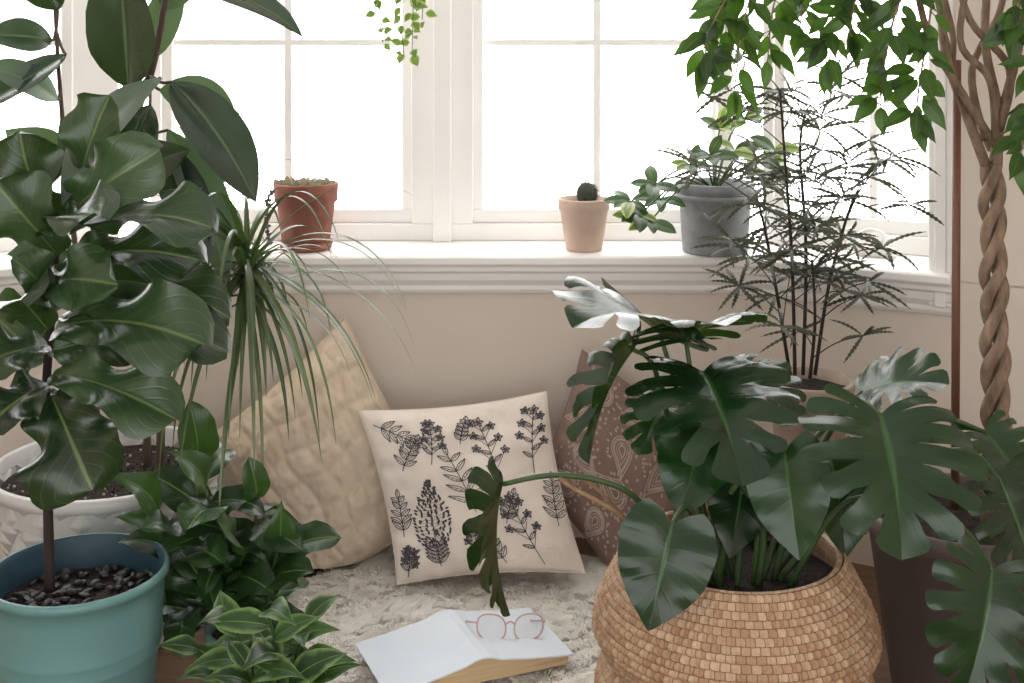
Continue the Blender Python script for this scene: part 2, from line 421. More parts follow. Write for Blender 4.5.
# ---------------------------------------------------------------- cushions
def make_cushion(name,TL,TR,BR,BL,thick,matn,quilt=False,seed=0):
    root=empty(name)
    nrm=((BR-BL).cross(TL-BL)).normalized()
    def S(u,v,side=1,off=0):
        uu=u*(1-.07*(1-v*v)); vv=v*(1-.07*(1-u*u))
        a=(uu+1)/2; b=(vv+1)/2
        p=(BL*(1-a)+BR*a)*(1-b)+(TL*(1-a)+TR*a)*b
        e=max(0,(1-u*u)*(1-v*v))
        h=thick*e**.42
        wr=noise.noise(Vector((u*1.8+seed,v*1.8,side)))*.018*min(1,e*3)+noise.noise(Vector((u*5+seed,v*5,3)))*.006*min(1,e*4)
        # radiating seam puckers
        wr+=.0035*math.sin(u*26+3*v)*max(0,abs(v)-.55)*min(1,e*6)*2+.0035*math.sin(v*26+3*u)*max(0,abs(u)-.55)*min(1,e*6)*2
        if quilt and side>0:
            w1=(u*6.5+.3*math.sin(v*7))*math.pi; w2=(v*6.5+.3*math.sin(u*7+1))*math.pi
            q=min(1,1.6*abs(math.sin(w1*.5)))**.6*min(1,1.6*abs(math.sin(w2*.5)))**.6
            wr+=.0095*q*min(1,e*4)-.005+noise.noise(Vector((u*9,v*9,1)))*.003+noise.noise(Vector((u*20,v*20,1)))*.003
        r=p+nrm*side*(h+wr+off)
        r.z=max(r.z,.028)
        return r
    mb=MB(); NN=130 if quilt else 70
    for side in(1,-1):
        rows=[[S(math.sin(math.pi/2*(-1+2*i/NN)),math.sin(math.pi/2*(-1+2*j/NN)),side) for i in range(NN+1)] for j in range(NN+1)]
        mb.grid(rows)
    ob=mb.build('cover',[matn],root)
    mb=MB(); pts=[]
    for k in range(20): pts.append(S(-1+2*k/20,-1,0))
    for k in range(20): pts.append(S(1,-1+2*k/20,0))
    for k in range(20): pts.append(S(1-2*k/20,1,0))
    for k in range(20): pts.append(S(-1,1-2*k/20,0))
    tube(mb,pts,.0028,smooth=False,closed=True,seg=6); mb.build('seam',[matn],root)
    return root,S
def strip(mb,S,pts,w,off=.0015):
    rows=[]
    for i,(x,y) in enumerate(pts):
        a=pts[max(i-1,0)];b=pts[min(i+1,len(pts)-1)]
        dx,dy=b[0]-a[0],b[1]-a[1];l=math.hypot(dx,dy) or 1
        nx,ny=-dy/l*w/2,dx/l*w/2
        rows.append([S(x+nx,y+ny,1,off),S(x-nx,y-ny,1,off)])
    mb.grid(rows)
def blob(mb,S,x,y,ang,L,w,off=.0016):
    c,s=math.cos(ang),math.sin(ang); rows=[]
    for i in range(6):
        t=i/5; hw=w/2*math.sin(math.pi*min(.99,max(.03,t)))
        px,py=x+c*L*t,y+s*L*t
        rows.append([S(px-s*hw,py+c*hw,1,off),S(px,py,1,off),S(px+s*hw,py-c*hw,1,off)])
    mb.grid(rows)
def oleaf(mb,S,x,y,ang,L,w):
    c,s=math.cos(ang),math.sin(ang)
    for sd in(-1,1):
        pts=[]
        for i in range(8):
            t=i/7; hw=sd*w/2*math.sin(math.pi*t**.8)
            pts.append((x+c*L*t-s*hw,y+s*L*t+c*hw))
        strip(mb,S,pts,.009)
    strip(mb,S,[(x+c*L*t,y+s*L*t) for t in(0,.5,.95)],.006)
    for i in range(1,4):
        t=i/4.5; sd=1
        hw=sd*w*.36*math.sin(math.pi*t**.8); strip(mb,S,[(x+c*L*t,y+s*L*t),(x+c*L*(t+.1)-s*hw,y+s*L*(t+.1)+c*hw)],.006)
def flower(mb,S,x,y,r):
    for k in range(5): oleaf(mb,S,x,y,k*1.257+U(0,.4),r,r*.55)
    blob(mb,S,x-.008,y,0,.02,.02)
def sprig(mb,S,x,y,ang,L,kind):
    c,s=math.cos(ang),math.sin(ang)
    bend=U(-.15,.15)
    def at(t): return (x+c*L*t-s*bend*L*t*t, y+s*L*t+c*bend*L*t*t)
    strip(mb,S,[at(i/10) for i in range(11)],.010)
    if kind=='leaf':
        for i in range(1,6):
            t=i/5.6
            for sd in(-1,1):
                p=at(t); oleaf(mb,S,p[0],p[1],ang+sd*U(.7,1.1),L*.36*(1.15-t*.6),.055)
        p=at(1); oleaf(mb,S,p[0],p[1],ang,L*.22,.05)
    elif kind=='cone':
        for i in range(1,6):
            p=at(i/22)
            for sd in(-1,1): oleaf(mb,S,p[0],p[1],ang+sd*.9,.17,.045)
        for i in range(20):
            t=.24+.76*i/19; wd=.17*math.sin(math.pi*(.12+.88*(i/19))**.8)+.015
            for k in range(7):
                p=at(t+U(-.012,.012)); o=(k-3)/3*wd+U(-.015,.015)
                blob(mb,S,p[0]-s*o,p[1]+c*o,ang+o*4+U(-.7,.7),.055,.026)
                if k%2: strip(mb,S,[p,(p[0]-s*o+c*.02,p[1]+c*o+s*.02)],.004)
    else:
        for br in range(6):
            t=.25+.12*br; p=at(t); sd=1 if br%2 else -1; a=ang+sd*.65; l=L*.32*(1.2-t*.7)
            q=(p[0]+math.cos(a)*l,p[1]+math.sin(a)*l); strip(mb,S,[p,q],.007)
            flower(mb,S,q[0],q[1],.055)
            oleaf(mb,S,p[0],p[1],ang-sd*1.0,.13,.04)
        p=at(1); flower(mb,S,p[0],p[1],.065)
c1,S1=make_cushion('quilted_cushion',P(204,440,2.97),P(345,316,3.04),P(452,512,2.97),P(304,608,2.88),.078,'cream',True,1)
c2,S2=make_cushion('floral_print_cushion',P(359,411,2.9),P(546,392,2.93),P(585,573,2.77),P(398,584,2.76),.062,'linen',False,5)
mb=MB()
sprig(mb,S2,-.9,.82,-.5,.5,'leaf'); sprig(mb,S2,-.72,.25,1.1,.42,'leaf'); sprig(mb,S2,-.38,.3,1.3,.5,'flower')
sprig(mb,S2,.0,-.3,1.75,.72,'leaf'); sprig(mb,S2,.36,-.02,1.7,.8,'flower'); sprig(mb,S2,.74,.1,1.5,.72,'flower'); sprig(mb,S2,-.5,-.88,1.65,.95,'cone')
sprig(mb,S2,.6,-.92,1.9,.78,'flower'); sprig(mb,S2,.2,-.9,2.0,.4,'leaf'); sprig(mb,S2,-.02,.52,1.3,.3,'leaf'); sprig(mb,S2,.87,-.5,1.5,.5,'leaf')
sprig(mb,S2,-.08,-.88,1.6,.42,'flower'); sprig(mb,S2,.3,-.45,1.2,.36,'leaf'); sprig(mb,S2,-.86,-.5,1.5,.45,'leaf'); sprig(mb,S2,-.88,-.95,1.3,.3,'flower')
mb.build('floral_print',['print'],c2)
c3,S3=make_cushion('paisley_cushion',P(535,478,2.97),P(582,350,3.02),P(725,440,2.99),P(640,618,2.86),.068,'taupe',False,9)
mb=MB()
def paisley(x,y,a,s,flip=1):
    base=[]
    for i in range(25):
        t=i/24*2*math.pi
        px=math.cos(t); py=math.sin(t)
        yy=py*1.0
        if py>0: px*= (1-py)**.6; yy=py*2.1; px+=flip*.55*py*py
        base.append((px,yy))
    for k,w in((1,.016),(.78,.03),(.52,.012),(.3,.02)):
        pts=[(x+(math.cos(a)*px-math.sin(a)*py)*s*k,y+(math.sin(a)*px+math.cos(a)*py)*s*k) for px,py in base]
        strip(mb,S3,pts,w)
    for i in range(14):
        t=i/14*2*math.pi; px=math.cos(t)*1.2;py=math.sin(t)*1.2-.1
        if py<.5: blob(mb,S3,x+(math.cos(a)*px-math.sin(a)*py)*s,y+(math.sin(a)*px+math.cos(a)*py)*s,a+t,.05,.035)
for (x,y,a,s,f) in [(-.7,.6,.3,.15,1),(-.25,.55,2.6,.15,-1),(.2,.7,.8,.15,1),(.65,.6,-.6,.15,1),(-.75,.05,1.2,.14,-1),(-.3,-.05,.2,.17,1),(.2,.1,2.2,.16,1),(.7,.05,.4,.15,-1),(-.7,-.5,2.0,.15,1),(-.25,-.6,-.4,.15,1),(.25,-.5,1.0,.15,-1),(.7,-.6,2.8,.14,1)]:
    paisley(x,y,a,s,f)
for i in range(230):
    x,y=U(-.93,.93),U(-.93,.93); blob(mb,S3,x,y,U(0,6),.05,.034)
mb.build('paisley_print',['printw'],c3)

# ---------------------------------------------------------------- sheepskin
root=empty('sheepskin_rug'); mb=MB()
cx,cy,rx,ry=-.09,2.60,.40,.47
def rugr(a): return 1+.05*math.sin(3*a+1)+.04*math.sin(5*a)+.03*math.sin(9*a+2)+.10*abs(math.sin(2*a))
def rugz(x,y,t): return max(.002,.024*(1-t**6)+.002+.008*noise.noise(Vector((x*12,y*12,0)))*(1-t**4))
rows=[]
for i in range(30):
    t=i/29; row=[]
    for j in range(96):
        a=2*math.pi*j/96; r=t*rugr(a); x=cx+rx*r*math.cos(a); y=cy+ry*r*math.sin(a)
        row.append((x,y,rugz(x,y,t)))
    rows.append(row)
mb.grid(rows,closed=True); mb.build('hide',['fur'],root)
mb=MB()
# wool grows in soft locks: each lock's strands converge on one tip
nl=0
while nl<3200:
    a=U(0,2*math.pi); t=math.sqrt(R())*.99; r=t*rugr(a); x=cx+rx*r*math.cos(a); y=cy+ry*r*math.sin(a)
    z=rugz(x,y,t)-.001; nl+=1
    v=Vector((x*7,y*7,0)); ang=-1.3+noise.noise(v)*4+U(-.7,.7); ln=U(.014,.028)
    tx,ty=math.cos(ang)*ln,math.sin(ang)*ln
    if t>.9: tx+=math.cos(a)*.02; ty+=math.sin(a)*.02
    tz=U(.008,.015); cu=U(-.008,.008)
    for k in range(18):
        bx,by=U(-.012,.012),U(-.012,.012); w=.0013
        px,py=-math.sin(ang)*w,math.cos(ang)*w
        ex,ey,ez=x+tx+bx*.45+U(-.003,.003),y+ty+by*.45+U(-.003,.003),max(.003,z+tz*U(.6,1.1)-(.012 if t>.93 else 0))
        m1x,m1y,m1z=x+bx+tx*.35-math.sin(ang)*cu,y+by+ty*.35+math.cos(ang)*cu,z+tz*.75
        b=len(mb.v)
        mb.v+=[(x+bx-px,y+by-py,z),(x+bx+px,y+by+py,z),(m1x+px,m1y+py,m1z),(m1x-px,m1y-py,m1z),(ex,ey,ez)]
        mb.face((b,b+1,b+2,b+3)); mb.face((b+3,b+2,b+4))
mb.build('wool',['fur'],root,recalc=False)

# ---------------------------------------------------------------- open book lying face down
root=empty('open_book')
sp_f=Vector((-.055,2.325,0)); sd=Vector((-.40,.917,0)).normalized(); rt=Vector((.917,.40,0)).normalized()
BL_=.215; W=.195; zb=.054
def bk(s,a,z): return sp_f+sd*a+rt*s+Vector((0,0,z))
hp=[(-W,.004),(-W*.8,.008),(-W*.5,.016),(-W*.2,.026),(-.016,.034),(0,.036),(.016,.034),(W*.2,.026),(W*.5,.016),(W*.8,.008),(W,.004)]
mb=MB()
top=[[bk(s,a,zb+h+.003) for s,h in hp] for a in(0,BL_)]
bot=[[bk(s,a,zb+h) for s,h in hp] for a in(0,BL_)]
mb.grid(top);mb.grid(bot)
for a in(0,BL_):
    mb.grid([[bk(s,a,zb+h+.003) for s,h in hp],[bk(s,a,zb+h) for s,h in hp]])
for s,h in(hp[0],hp[-1]): mb.grid([[bk(s,0,zb+h+.003),bk(s,BL_,zb+h+.003)],[bk(s,0,zb+h),bk(s,BL_,zb+h)]])
mb.build('cover',['cover'],root,smooth=False)
mb=MB()
e=.005
ps=[(s*.95,h-.0005) for s,h in hp]; lo=[(s*.93,max(-.014,h*.1-.014)) for s,h in hp]
for a in(e,BL_-e): mb.grid([[bk(s,a,zb+h) for s,h in ps],[bk(s,a,zb+h) for s,h in lo]])
mb.grid([[bk(s,a,zb+h) for s,h in lo] for a in(e,BL_-e)])
mb.grid([[bk(s,a,zb+h) for s,h in ps] for a in(e,BL_-e)])
for q in(0,-1): mb.grid([[bk(ps[q][0],e,zb+ps[q][1]),bk(ps[q][0],BL_-e,zb+ps[q][1])],[bk(lo[q][0],e,zb+lo[q][1]),bk(lo[q][0],BL_-e,zb+lo[q][1])]])
mb.build('page_block',['page'],root,smooth=False)

# eyeglasses resting on the book
root=empty('eyeglasses'); mb=MB(); ml=MB(); gs=1.15
g0=bk(.095,.09,zb+.040); gx=(rt*.97+sd*-.1); gx.z=-.13; gx.normalize()
gz=Vector((0,.35,1)); gz=(gz-gx*gz.dot(gx)).normalized(); gb=gx.cross(gz).normalized()
if gb.y<0: gb=-gb
def G(x,y,z): return g0+(gx*x+gb*y+gz*z)*gs
for sx in(-1,1):
    pts=[]
    for k in range(28):
        a=2*math.pi*k/28; ca,sa=math.cos(a),math.sin(a)
        x=sx*.035+.027*math.copysign(abs(ca)**.8,ca); z=.021*math.copysign(abs(sa)**.85,sa)+(.003*sx*ca)
        pts.append(G(x,0,z))
    tube(mb,pts,.0018,seg=6,smooth=False,closed=True)
    b=len(ml.v)
    for p in pts: ml.add(p)
    ml.face(list(range(b,b+28)))
    tube(mb,[G(sx*.062,0,.008),G(sx*.068,.006,.008),G(sx*.066,.05,.004),G(sx*.05,.11,-.004),G(sx*.046,.125,-.014)],.0016,seg=6)
tube(mb,[G(-.009,0,.004),G(0,-.002,.009),G(.009,0,.004)],.0018,seg=6)
mb.build('frame',['glasses'],root); ml.build('lenses',['lens'],root,smooth=False)

# ---------------------------------------------------------------- belly basket + monstera
BX,BY=.3885,2.1
root=empty('potted_monstera')
pr=refine([(.02,.002),(.15,.002),(.205,.03),(.232,.075),(.243,.13),(.236,.18),(.216,.212),(.229,.230),(.243,.262),(.240,.292),(.224,.33),(.205,.365),(.188,.395),(.184,.402)],.0032)
NA=92; RH_=.0125
def wv(a,L,z):
    row=L/RH_; rr=math.floor(row); f=row-rr
    x=a*NA+(.5*(rr%2)); fx=x-math.floor(x)
    return .0055*(math.sin(math.pi*f)**.5)*(math.sin(math.pi*fx)**.5)+.002*noise.noise(Vector((math.cos(a*6.283)*30,math.sin(a*6.283)*30,z*90)))
mb=MB(); lathe(mb,BX,BY,pr,seg=644,disp=wv,uvs=(NA,1/RH_))
lathe(mb,BX,BY,[(.184,.402),(.178,.404),(.172,.398),(.19,.36),(.2,.32)],seg=96,uvs=(NA,1/RH_))
mb.build('belly_basket',['weave'],root)
mb=MB()
def twist_rope(pts,r):
    pts=catmull([Vector(p) for p in pts],14)
    for ph in(0,2.1,4.2):
        q=[]
        for i,p in enumerate(pts):
            a=i*.9+ph; q.append(p+Vector((math.cos(a),math.sin(a)*.5,math.sin(a)))*r*.6)
        tube(mb,q,r*.65,seg=6,smooth=False)
twist_rope([P(650,556,2.06),P(622,515,2.02),P(585,480,2.0),P(560,477,2.0),P(575,489,1.98),P(625,520,1.97),P(655,575,1.98)],.0032)
mb.build('rope_handle',['rope'],root)
mb=MB(); soil(mb,BX,BY,.19,.345); mb.build('soil',['soil'],root)
ml=MB(); ms=MB()
S0=Vector((BX,BY,.345))
def mstem(b,off,mid,r=.006):
    B=P(*b); a=S0+Vector((off[0],off[1],0)); mpts=[P(*q) for q in mid]
    tube(ms,[a]+mpts+[B],r,r*.7,seg=7)
mons=[
 ((660,334,2.25),(572,328,2.02),(0,-.4,1),.8,True,.5,(-.03,.03),[(690,440,2.2)]),
 ((686,342,2.22),(726,326,2.05),(.1,-.6,1),1.2,True,.3,(-.01,.05),[(700,430,2.2)]),
 ((703,372,2.18),(742,484,1.97),(.1,-1,.55),1.05,True,.35,(0,.0),[(712,470,2.2),(700,400,2.2)]),
 ((634,350,2.22),(590,462,2.1),(-.95,-.4,.2),.5,True,.3,(-.04,0),[(680,470,2.2),(655,370,2.2)]),
 ((503,484,2.0),(510,614,2.0),(-.95,-.3,.1),.5,True,.3,(-.07,-.02),[(665,535,2.05),(625,490,2.0),(560,475,2.0)]),
 ((672,525,1.93),(648,632,1.88),(-.1,-1,.35),.98,False,.2,(-.03,-.06),[(690,510,2.0)]),
 ((785,452,2.02),(800,562,1.95),(-.35,-1,.3),.85,False,.2,(.03,-.02),[(760,520,2.08),(770,440,2.08)]),
 ((880,415,2.02),(902,560,1.86),(.05,-1,.5),1.08,True,.35,(.07,0),[(800,490,2.1),(850,405,2.08)]),
 ((862,392,2.2),(948,384,2.08),(0,-.7,.9),.85,True,.35,(.05,.05),[(790,470,2.15)]),
 ((992,570,1.86),(962,700,1.8),(.2,-1,.5),.9,True,.3,(.09,-.03),[(850,500,2.05),(950,520,1.95)]),
 ((985,432,2.15),(1040,520,2.05),(.3,-1,.6),1,True,.3,(.08,.03),[(850,470,2.15),(930,420,2.15)]),
 ((705,430,2.12),(678,522,2.03),(-.3,-1,.4),.85,False,.2,(-.02,.02),[(712,480,2.15)]),
 ((735,372,2.3),(800,420,2.2),(.1,-.6,1),.9,True,.3,(.02,.06),[(725,460,2.25)]),
 ((745,470,2.1),(730,560,2.0),(-.2,-1,.3),.8,False,.2,(.0,-.03),[(742,520,2.12)]),
 ((830,455,2.15),(845,560,2.08),(.3,-1,.3),.85,False,.2,(.05,.0),[(790,500,2.15)]),
 ((1000,480,2.0),(1035,590,1.95),(.4,-1,.3),.9,True,.2,(.08,.0),[(870,480,2.1),(960,450,2.05)]),
 ((668,395,2.28),(640,455,2.2),(-.3,-.8,.6),.9,True,.3,(-.03,.05),[(690,470,2.25)]),
]
for b,t,n,ws,spl,dr,off,mid in mons:
    monstera(ml,P(*b),P(*t),n,ws=ws,split=spl,droop=dr,fold=.35 if ws>.7 else .9)
    mstem(b,off,mid)
for i in range(5):
    a=S0+Vector((U(-.05,.05),U(-.05,.05),0)); tube(ms,[a,a+Vector((U(-.03,.03),0,.1)),a+Vector((U(-.06,.06),U(-.03,.03),.2))],.008,.005)
ml.build('leaves',['monstera'],root); ms.build('stems',['stemg'],root)

# ---------------------------------------------------------------- teal pot with fiddle leaf fig
TX,TY=-.777,2.15
root=empty('potted_fiddle_leaf_fig')
mb=MB()
lathe(mb,TX,TY,[(.001,.002),(.118,.002),(.121,.008),(.139,.19),(.142,.20),(.143,.204),(.1415,.208),(.145,.225),(.1455,.23),(.144,.235),(.1485,.30),(.150,.325),(.156,.328),(.158,.336),(.156,.343),(.150,.344)],seg=96)
lathe(mb,TX,TY,[(.150,.344),(.146,.338),(.143,.25)],seg=96,m=1)
mb.build('teal_metal_pot',['teal','tealin'],root)
mb=MB(); soil(mb,TX,TY,.143,.284); mb.build('soil',['soil'],root)
mb=MB()
for i in range(120):
    a=U(0,6.28); r=.128*math.sqrt(R()); c=Vector((TX+r*math.cos(a),TY+r*math.sin(a),.286+U(0,.006)))
    sx,sy,sz=U(.006,.016),U(.005,.011),U(.003,.007); rot=Matrix.Rotation(U(0,6),3,'Z')@Matrix.Rotation(U(-.5,.5),3,'X')
    rows=[]
    for q in range(7):
        th=math.pi*q/6; rows.append([c+rot@Vector((sx*max(.02,math.sin(th))*math.cos(f),sy*max(.02,math.sin(th))*math.sin(f),sz*math.cos(th))) for f in [2*math.pi*k/9 for k in range(9)]])
    mb.grid(rows,closed=True)
mb.build('bark_chips',['pebble'],root)
ms=MB(); tr=[P(50,592,2.13),P(48,500,2.15),P(46,400,2.16),P(52,310,2.15),P(60,230,2.16),P(85,170,2.18)]
tube(ms,tr,.0095,.006,seg=9)
ml=MB()
fid=[
 ((58,255,2.13),(-8,178,2.05),80,(-.2,-1,.5)),
 ((70,235,2.14),(212,228,2.0),70,(.1,-.6,.9)),
 ((52,300,2.12),(12,258,2.0),50,(0,-.8,.6)),
 ((50,285,2.1),(118,285,1.98),68,(.1,-1,.5)),
 ((55,330,2.12),(205,345,1.98),84,(.1,-.9,.7)),
 ((60,318,2.14),(228,352,2.05),62,(0,-.4,1)),
 ((48,345,2.12),(-20,365,2.0),68,(-.1,-1,.5)),
 ((48,385,2.12),(-15,430,2.0),72,(-.2,-1,.4)),
 ((52,395,2.1),(92,490,2.0),104,(.1,-1,.25)),
 ((52,375,2.12),(176,420,2.02),68,(.1,-.7,.8)),
 ((60,270,2.14),(205,262,2.1),70,(.1,-.8,.8)),
 ((62,285,2.16),(230,318,2.12),64,(.2,-.6,.9)),
 ((70,215,2.16),(160,150,2.1),70,(.2,-1,.3)),
 ((65,225,2.16),(20,130,2.1),76,(-.2,-1,.3)),
 ((48,330,2.1),(20,300,1.95),68,(-.1,-.8,.8)),
 ((80,190,2.18),(110,95,2.14),64,(-.2,-1,.1)),
 ((52,240,2.12),(100,215,1.95),66,(.0,-.7,1)),
 ((46,360,2.16),(-10,310,2.2),68,(-.1,-1,.3)),
 ((50,350,2.16),(130,330,2.25),68,(.1,-1,.3)),
]
for b,t,w,n in fid: pleaf(ml,b,t,w,n,shape='fiddle',arch=U(.05,.18),fold=.45,wave=.16,ns=34,ms=6,ruffle=.07)
ml.build('leaves',['fiddle'],root); ms.build('trunk',['barkd'],root)

# ---------------------------------------------------------------- white planter: rubber plant + dracaena
WX,WY=-.88,2.62
root=empty('potted_rubber_plant')
pr=refine([(.001,.002),(.15,.002),(.16,.01),(.226,.335),(.230,.345)],.003)
def dia(a,L,z):
    if z<.03 or z>.345: return 0
    p=a*34; q=(z-.03)/.036
    u=abs((p+q)%2-1); v=abs((p-q)%2-1)
    return .022*min(u,v)**.5-.008
mb=MB(); lathe(mb,WX,WY,pr,seg=748,disp=dia)
lathe(mb,WX,WY,[(.230,.345),(.246,.348),(.248,.36),(.246,.372),(.238,.376),(.232,.37),(.228,.30)],seg=96)
mb.build('white_planter',['planter'],root)
mb=MB(); soil(mb,WX,WY,.220,.335); mb.build('soil',['soil'],root)
mb=MB()
for i in range(260):
    a=U(0,6.28);r=.205*math.sqrt(R()); s=U(.002,.005); mb.box((WX+r*math.cos(a),WY+r*math.sin(a),.339),s,s,s,rot=Matrix.Rotation(U(0,3),3,'X')@Matrix.Rotation(U(0,3),3,'Z'),m=0 if R()<.35 else 1)
mb.build('perlite',['perl','soil'],root)
ms=MB()
tube(ms,[P(96,455,2.6),P(94,380,2.58),P(100,280,2.56),P(112,180,2.54),P(150,75,2.52),P(165,0,2.5),P(170,-60,2.5)],.013,.006,seg=9)
tube(ms,[P(88,455,2.62),P(84,330,2.62),P(70,200,2.62),P(60,90,2.62),P(55,10,2.6)],.008,.004,seg=8)
ml=MB()
rub=[
 ((128,88,2.48),(120,-38,2.4),78,(-.25,-1,.1),0),
 ((168,-8,2.5),(303,37,2.4),40,(0,-.6,1),0),
 ((172,82,2.5),(256,203,2.38),56,(.35,-1,.5),0),
 ((160,78,2.42),(62,205,2.10),54,(-.3,-1,.35),1),
 ((150,105,2.44),(92,240,2.2),46,(.2,-1,.2),0),
 ((168,130,2.5),(225,285,2.42),46,(.6,-.9,.3),1),
 ((150,140,2.5),(208,270,2.42),44,(.3,-1,.3),0),
 ((66,55,2.6),(-25,112,2.48),40,(-.1,-.8,.8),0),
 ((58,100,2.6),(-18,65,2.5),38,(0,-.8,.7),1),
 ((52,40,2.6),(-15,35,2.5),36,(-.3,-1,.3),0),
 ((58,10,2.6),(20,-60,2.5),44,(-.1,-1,.2),0),
 ((165,10,2.55),(192,-70,2.5),40,(.2,-1,0),1),
 ((150,60,2.6),(180,-20,2.62),36,(.2,-1,0),1),
 ((118,170,2.52),(60,120,2.45),54,(-.3,-1,.2),0),
 ((120,190,2.52),(190,150,2.4),48,(.2,-1,.3),0),
 ((66,150,2.6),(8,215,2.5),50,(-.2,-1,.4),0),
 ((66,170,2.6),(5,130,2.5),46,(-.2,-1,.4),1),
 ((105,240,2.54),(165,330,2.45),52,(.2,-1,.4),0),
 ((104,250,2.54),(30,320,2.46),52,(-.2,-1,.4),0),
 ((160,90,2.55),(235,110,2.6),40,(.1,-1,.3),1),
]
for b,t,w,n,mi in rub: pleaf(ml,b,t,w,n,shape='oval',arch=U(.04,.14),fold=.45,wave=.015,m=mi,ns=18,ms=5)
for b,t in [(q[0],q[1]) for q in rub]:
    B=P(*b); near=min([P(112,180,2.54),P(150,75,2.52),P(165,0,2.5),P(70,200,2.62),P(60,90,2.62),P(102,260,2.56),P(130,130,2.53),P(56,30,2.6)],key=lambda q:(q-B).length)
    tube(ms,[near,(near+B)/2+Vector((0,0,-.008)),B],.004,.003,seg=6)
ml.build('leaves',['rubber','rubberu'],root); ms.build('trunks',['bark'],root)

root=empty('dracaena_plant')
ms=MB(); ml=MB()
DC=P(247,262,2.48); DC2=P(206,215,2.6)
tube(ms,[Vector((-.78,2.66,.32)),P(165,380,2.62),P(195,320,2.57),P(232,285,2.51),DC],.010,.008)
tube(ms,[Vector((-.82,2.70,.32)),P(150,350,2.66),P(180,270,2.63),DC2],.009,.007)
def strap(c,az,el,L,w,g,val):
    d=Vector((math.cos(az)*math.cos(el),math.sin(az)*math.cos(el),math.sin(el))); p=Vector(c); rows=[];uvr=[]; K=18
    for i in range(K+1):
        t=i/K; s=d.cross(Vector((0,0,1)))
        if s.length<.05: s=Vector((-math.sin(az),math.cos(az),0))
        s.normalize(); nn=s.cross(d)
        hw=w/2*(1 if t>.1 else .5+5*t)*(1-t**2.2)+.0004
        rows.append([p-s*hw+nn*hw*.35,p.copy(),p+s*hw+nn*hw*.35]); uvr.append([(0.1,t),(.5,t),(.9,t)])
        p=p+d*(L/K); d=(d+Vector((0,0,-g/K*(.3+1.6*t)))).normalized()
    ml.grid(rows,uvr,val)
for i in range(90):
    az=U(0,6.28); el=U(-.9,1.2)
    strap(DC+Vector((0,0,U(-.08,.03))),az,el,U(.26,.46)*(.65 if math.sin(az)>.3 else 1),U(.010,.0155),U(1.4,3.2),R())
for i in range(22):
    strap(DC2+Vector((0,0,U(-.03,.03))),U(0,6.28),U(.1,1.4),U(.2,.34),U(.008,.012),U(1.2,2.4),R())
strap(DC,-.2,.85,.42,.010,1.5,.5)
for az,el,L in((-.5,-.2,.42),(-.9,-.4,.44),(-1.3,-.6,.44),(-.2,-.4,.40),(-1.8,-.5,.44),(-.7,-.7,.44),(-2.2,-.4,.40)): strap(DC,az,el,L,.014,1.5,U(.4,1))
ml.build('leaves',['drac'],root); ms.build('stem',['bark'],root)

# ---------------------------------------------------------------- shrub plants low centre-left
def small_pot(root,cx,cy,r,h,mn,seg=64):
    mb=MB(); lathe(mb,cx,cy,[(.001,.002),(r*.72,.002),(r*.74,.006),(r*.92,h*.78),(r*1.0,h*.79),(r*1.03,h*.98),(r*1.0,h),(r*.93,h),(r*.9,h*.85)],seg=seg); mb.build('pot',[mn],root)
    mb=MB(); soil(mb,cx,cy,r*.9,h*.87); mb.build('soil',['soil'],root)
root=empty('potted_leafy_shrub'); small_pot(root,-.50,2.3,.085,.17,'teal')
ms=MB();ml=MB()
shr=[((215,640),(165,540)),((225,640),(205,490)),((235,640),(255,500)),((240,640),(280,545)),((220,640),(172,600)),((232,640),(225,560)),((245,640),(265,590)),((210,640),(158,515)),((225,640),(195,465))]
for i,(a,b) in enumerate(shr):
    A=Vector((-.50+U(-.03,.03),2.3+U(-.03,.03),.145)); Bp=P(b[0],b[1],2.3+U(-.12,.1)); mid=(A+Bp)/2+Vector((0,0,.03))
    tube(ms,[A,mid,Bp],.0045,.003,seg=6)
    for k in range(7):
        t=.4+.6*k/6; q=A.lerp(Bp,t)+Vector((0,0,.02*(1-t)))
        az=k*2.4+i+U(-.4,.4); d=Vector((math.cos(az),math.sin(az)*.8-.15,U(-.4,.6))).normalized(); L=U(.095,.145)
        if k==6: d=(Bp-A).normalized()+Vector((U(-.5,.5),-.4,.0)); d.normalize()
        n=Vector((U(-.3,.3),-.6,.9)); leaf(ml,q,q+d*L,L*U(.5,.64),n,shape='ovate' if R()<.25 else 'round',arch=.18,fold=.45,wave=.06,val=U(0,.65)+(.35 if k==6 else 0))
ml.build('leaves',['shrub'],root); ms.build('stems',['stemg'],root)
root=empty('potted_variegated_plant'); small_pot(root,-.40,2.02,.07,.15,'claygrey')
ms=MB();ml=MB()
for i,b in enumerate([(200,650),(235,625),(268,610),(290,640),(305,625),(250,670),(290,675),(215,680),(315,665)]):
    A=Vector((-.40+U(-.03,.03),2.02+U(-.03,.03),.125)); Bp=P(b[0],b[1],2.03+U(-.1,.08)); tube(ms,[A,(A+Bp)/2+Vector((0,0,.02)),Bp],.0035,.0025,seg=6)
    for k in range(5):
        t=.5+.5*k/4; q=A.lerp(Bp,t); az=k*2.4+i; d=Vector((math.cos(az),math.sin(az)*.7-.2,U(0,.5))).normalized(); L=U(.07,.11)
        leaf(ml,q,q+d*L,L*U(.42,.54),Vector((U(-.2,.2),-.6,.9)),shape='ovate',arch=.16,fold=.4,wave=.03)
ml.build('leaves',['varieg'],root); ms.build('stems',['stemg'],root)

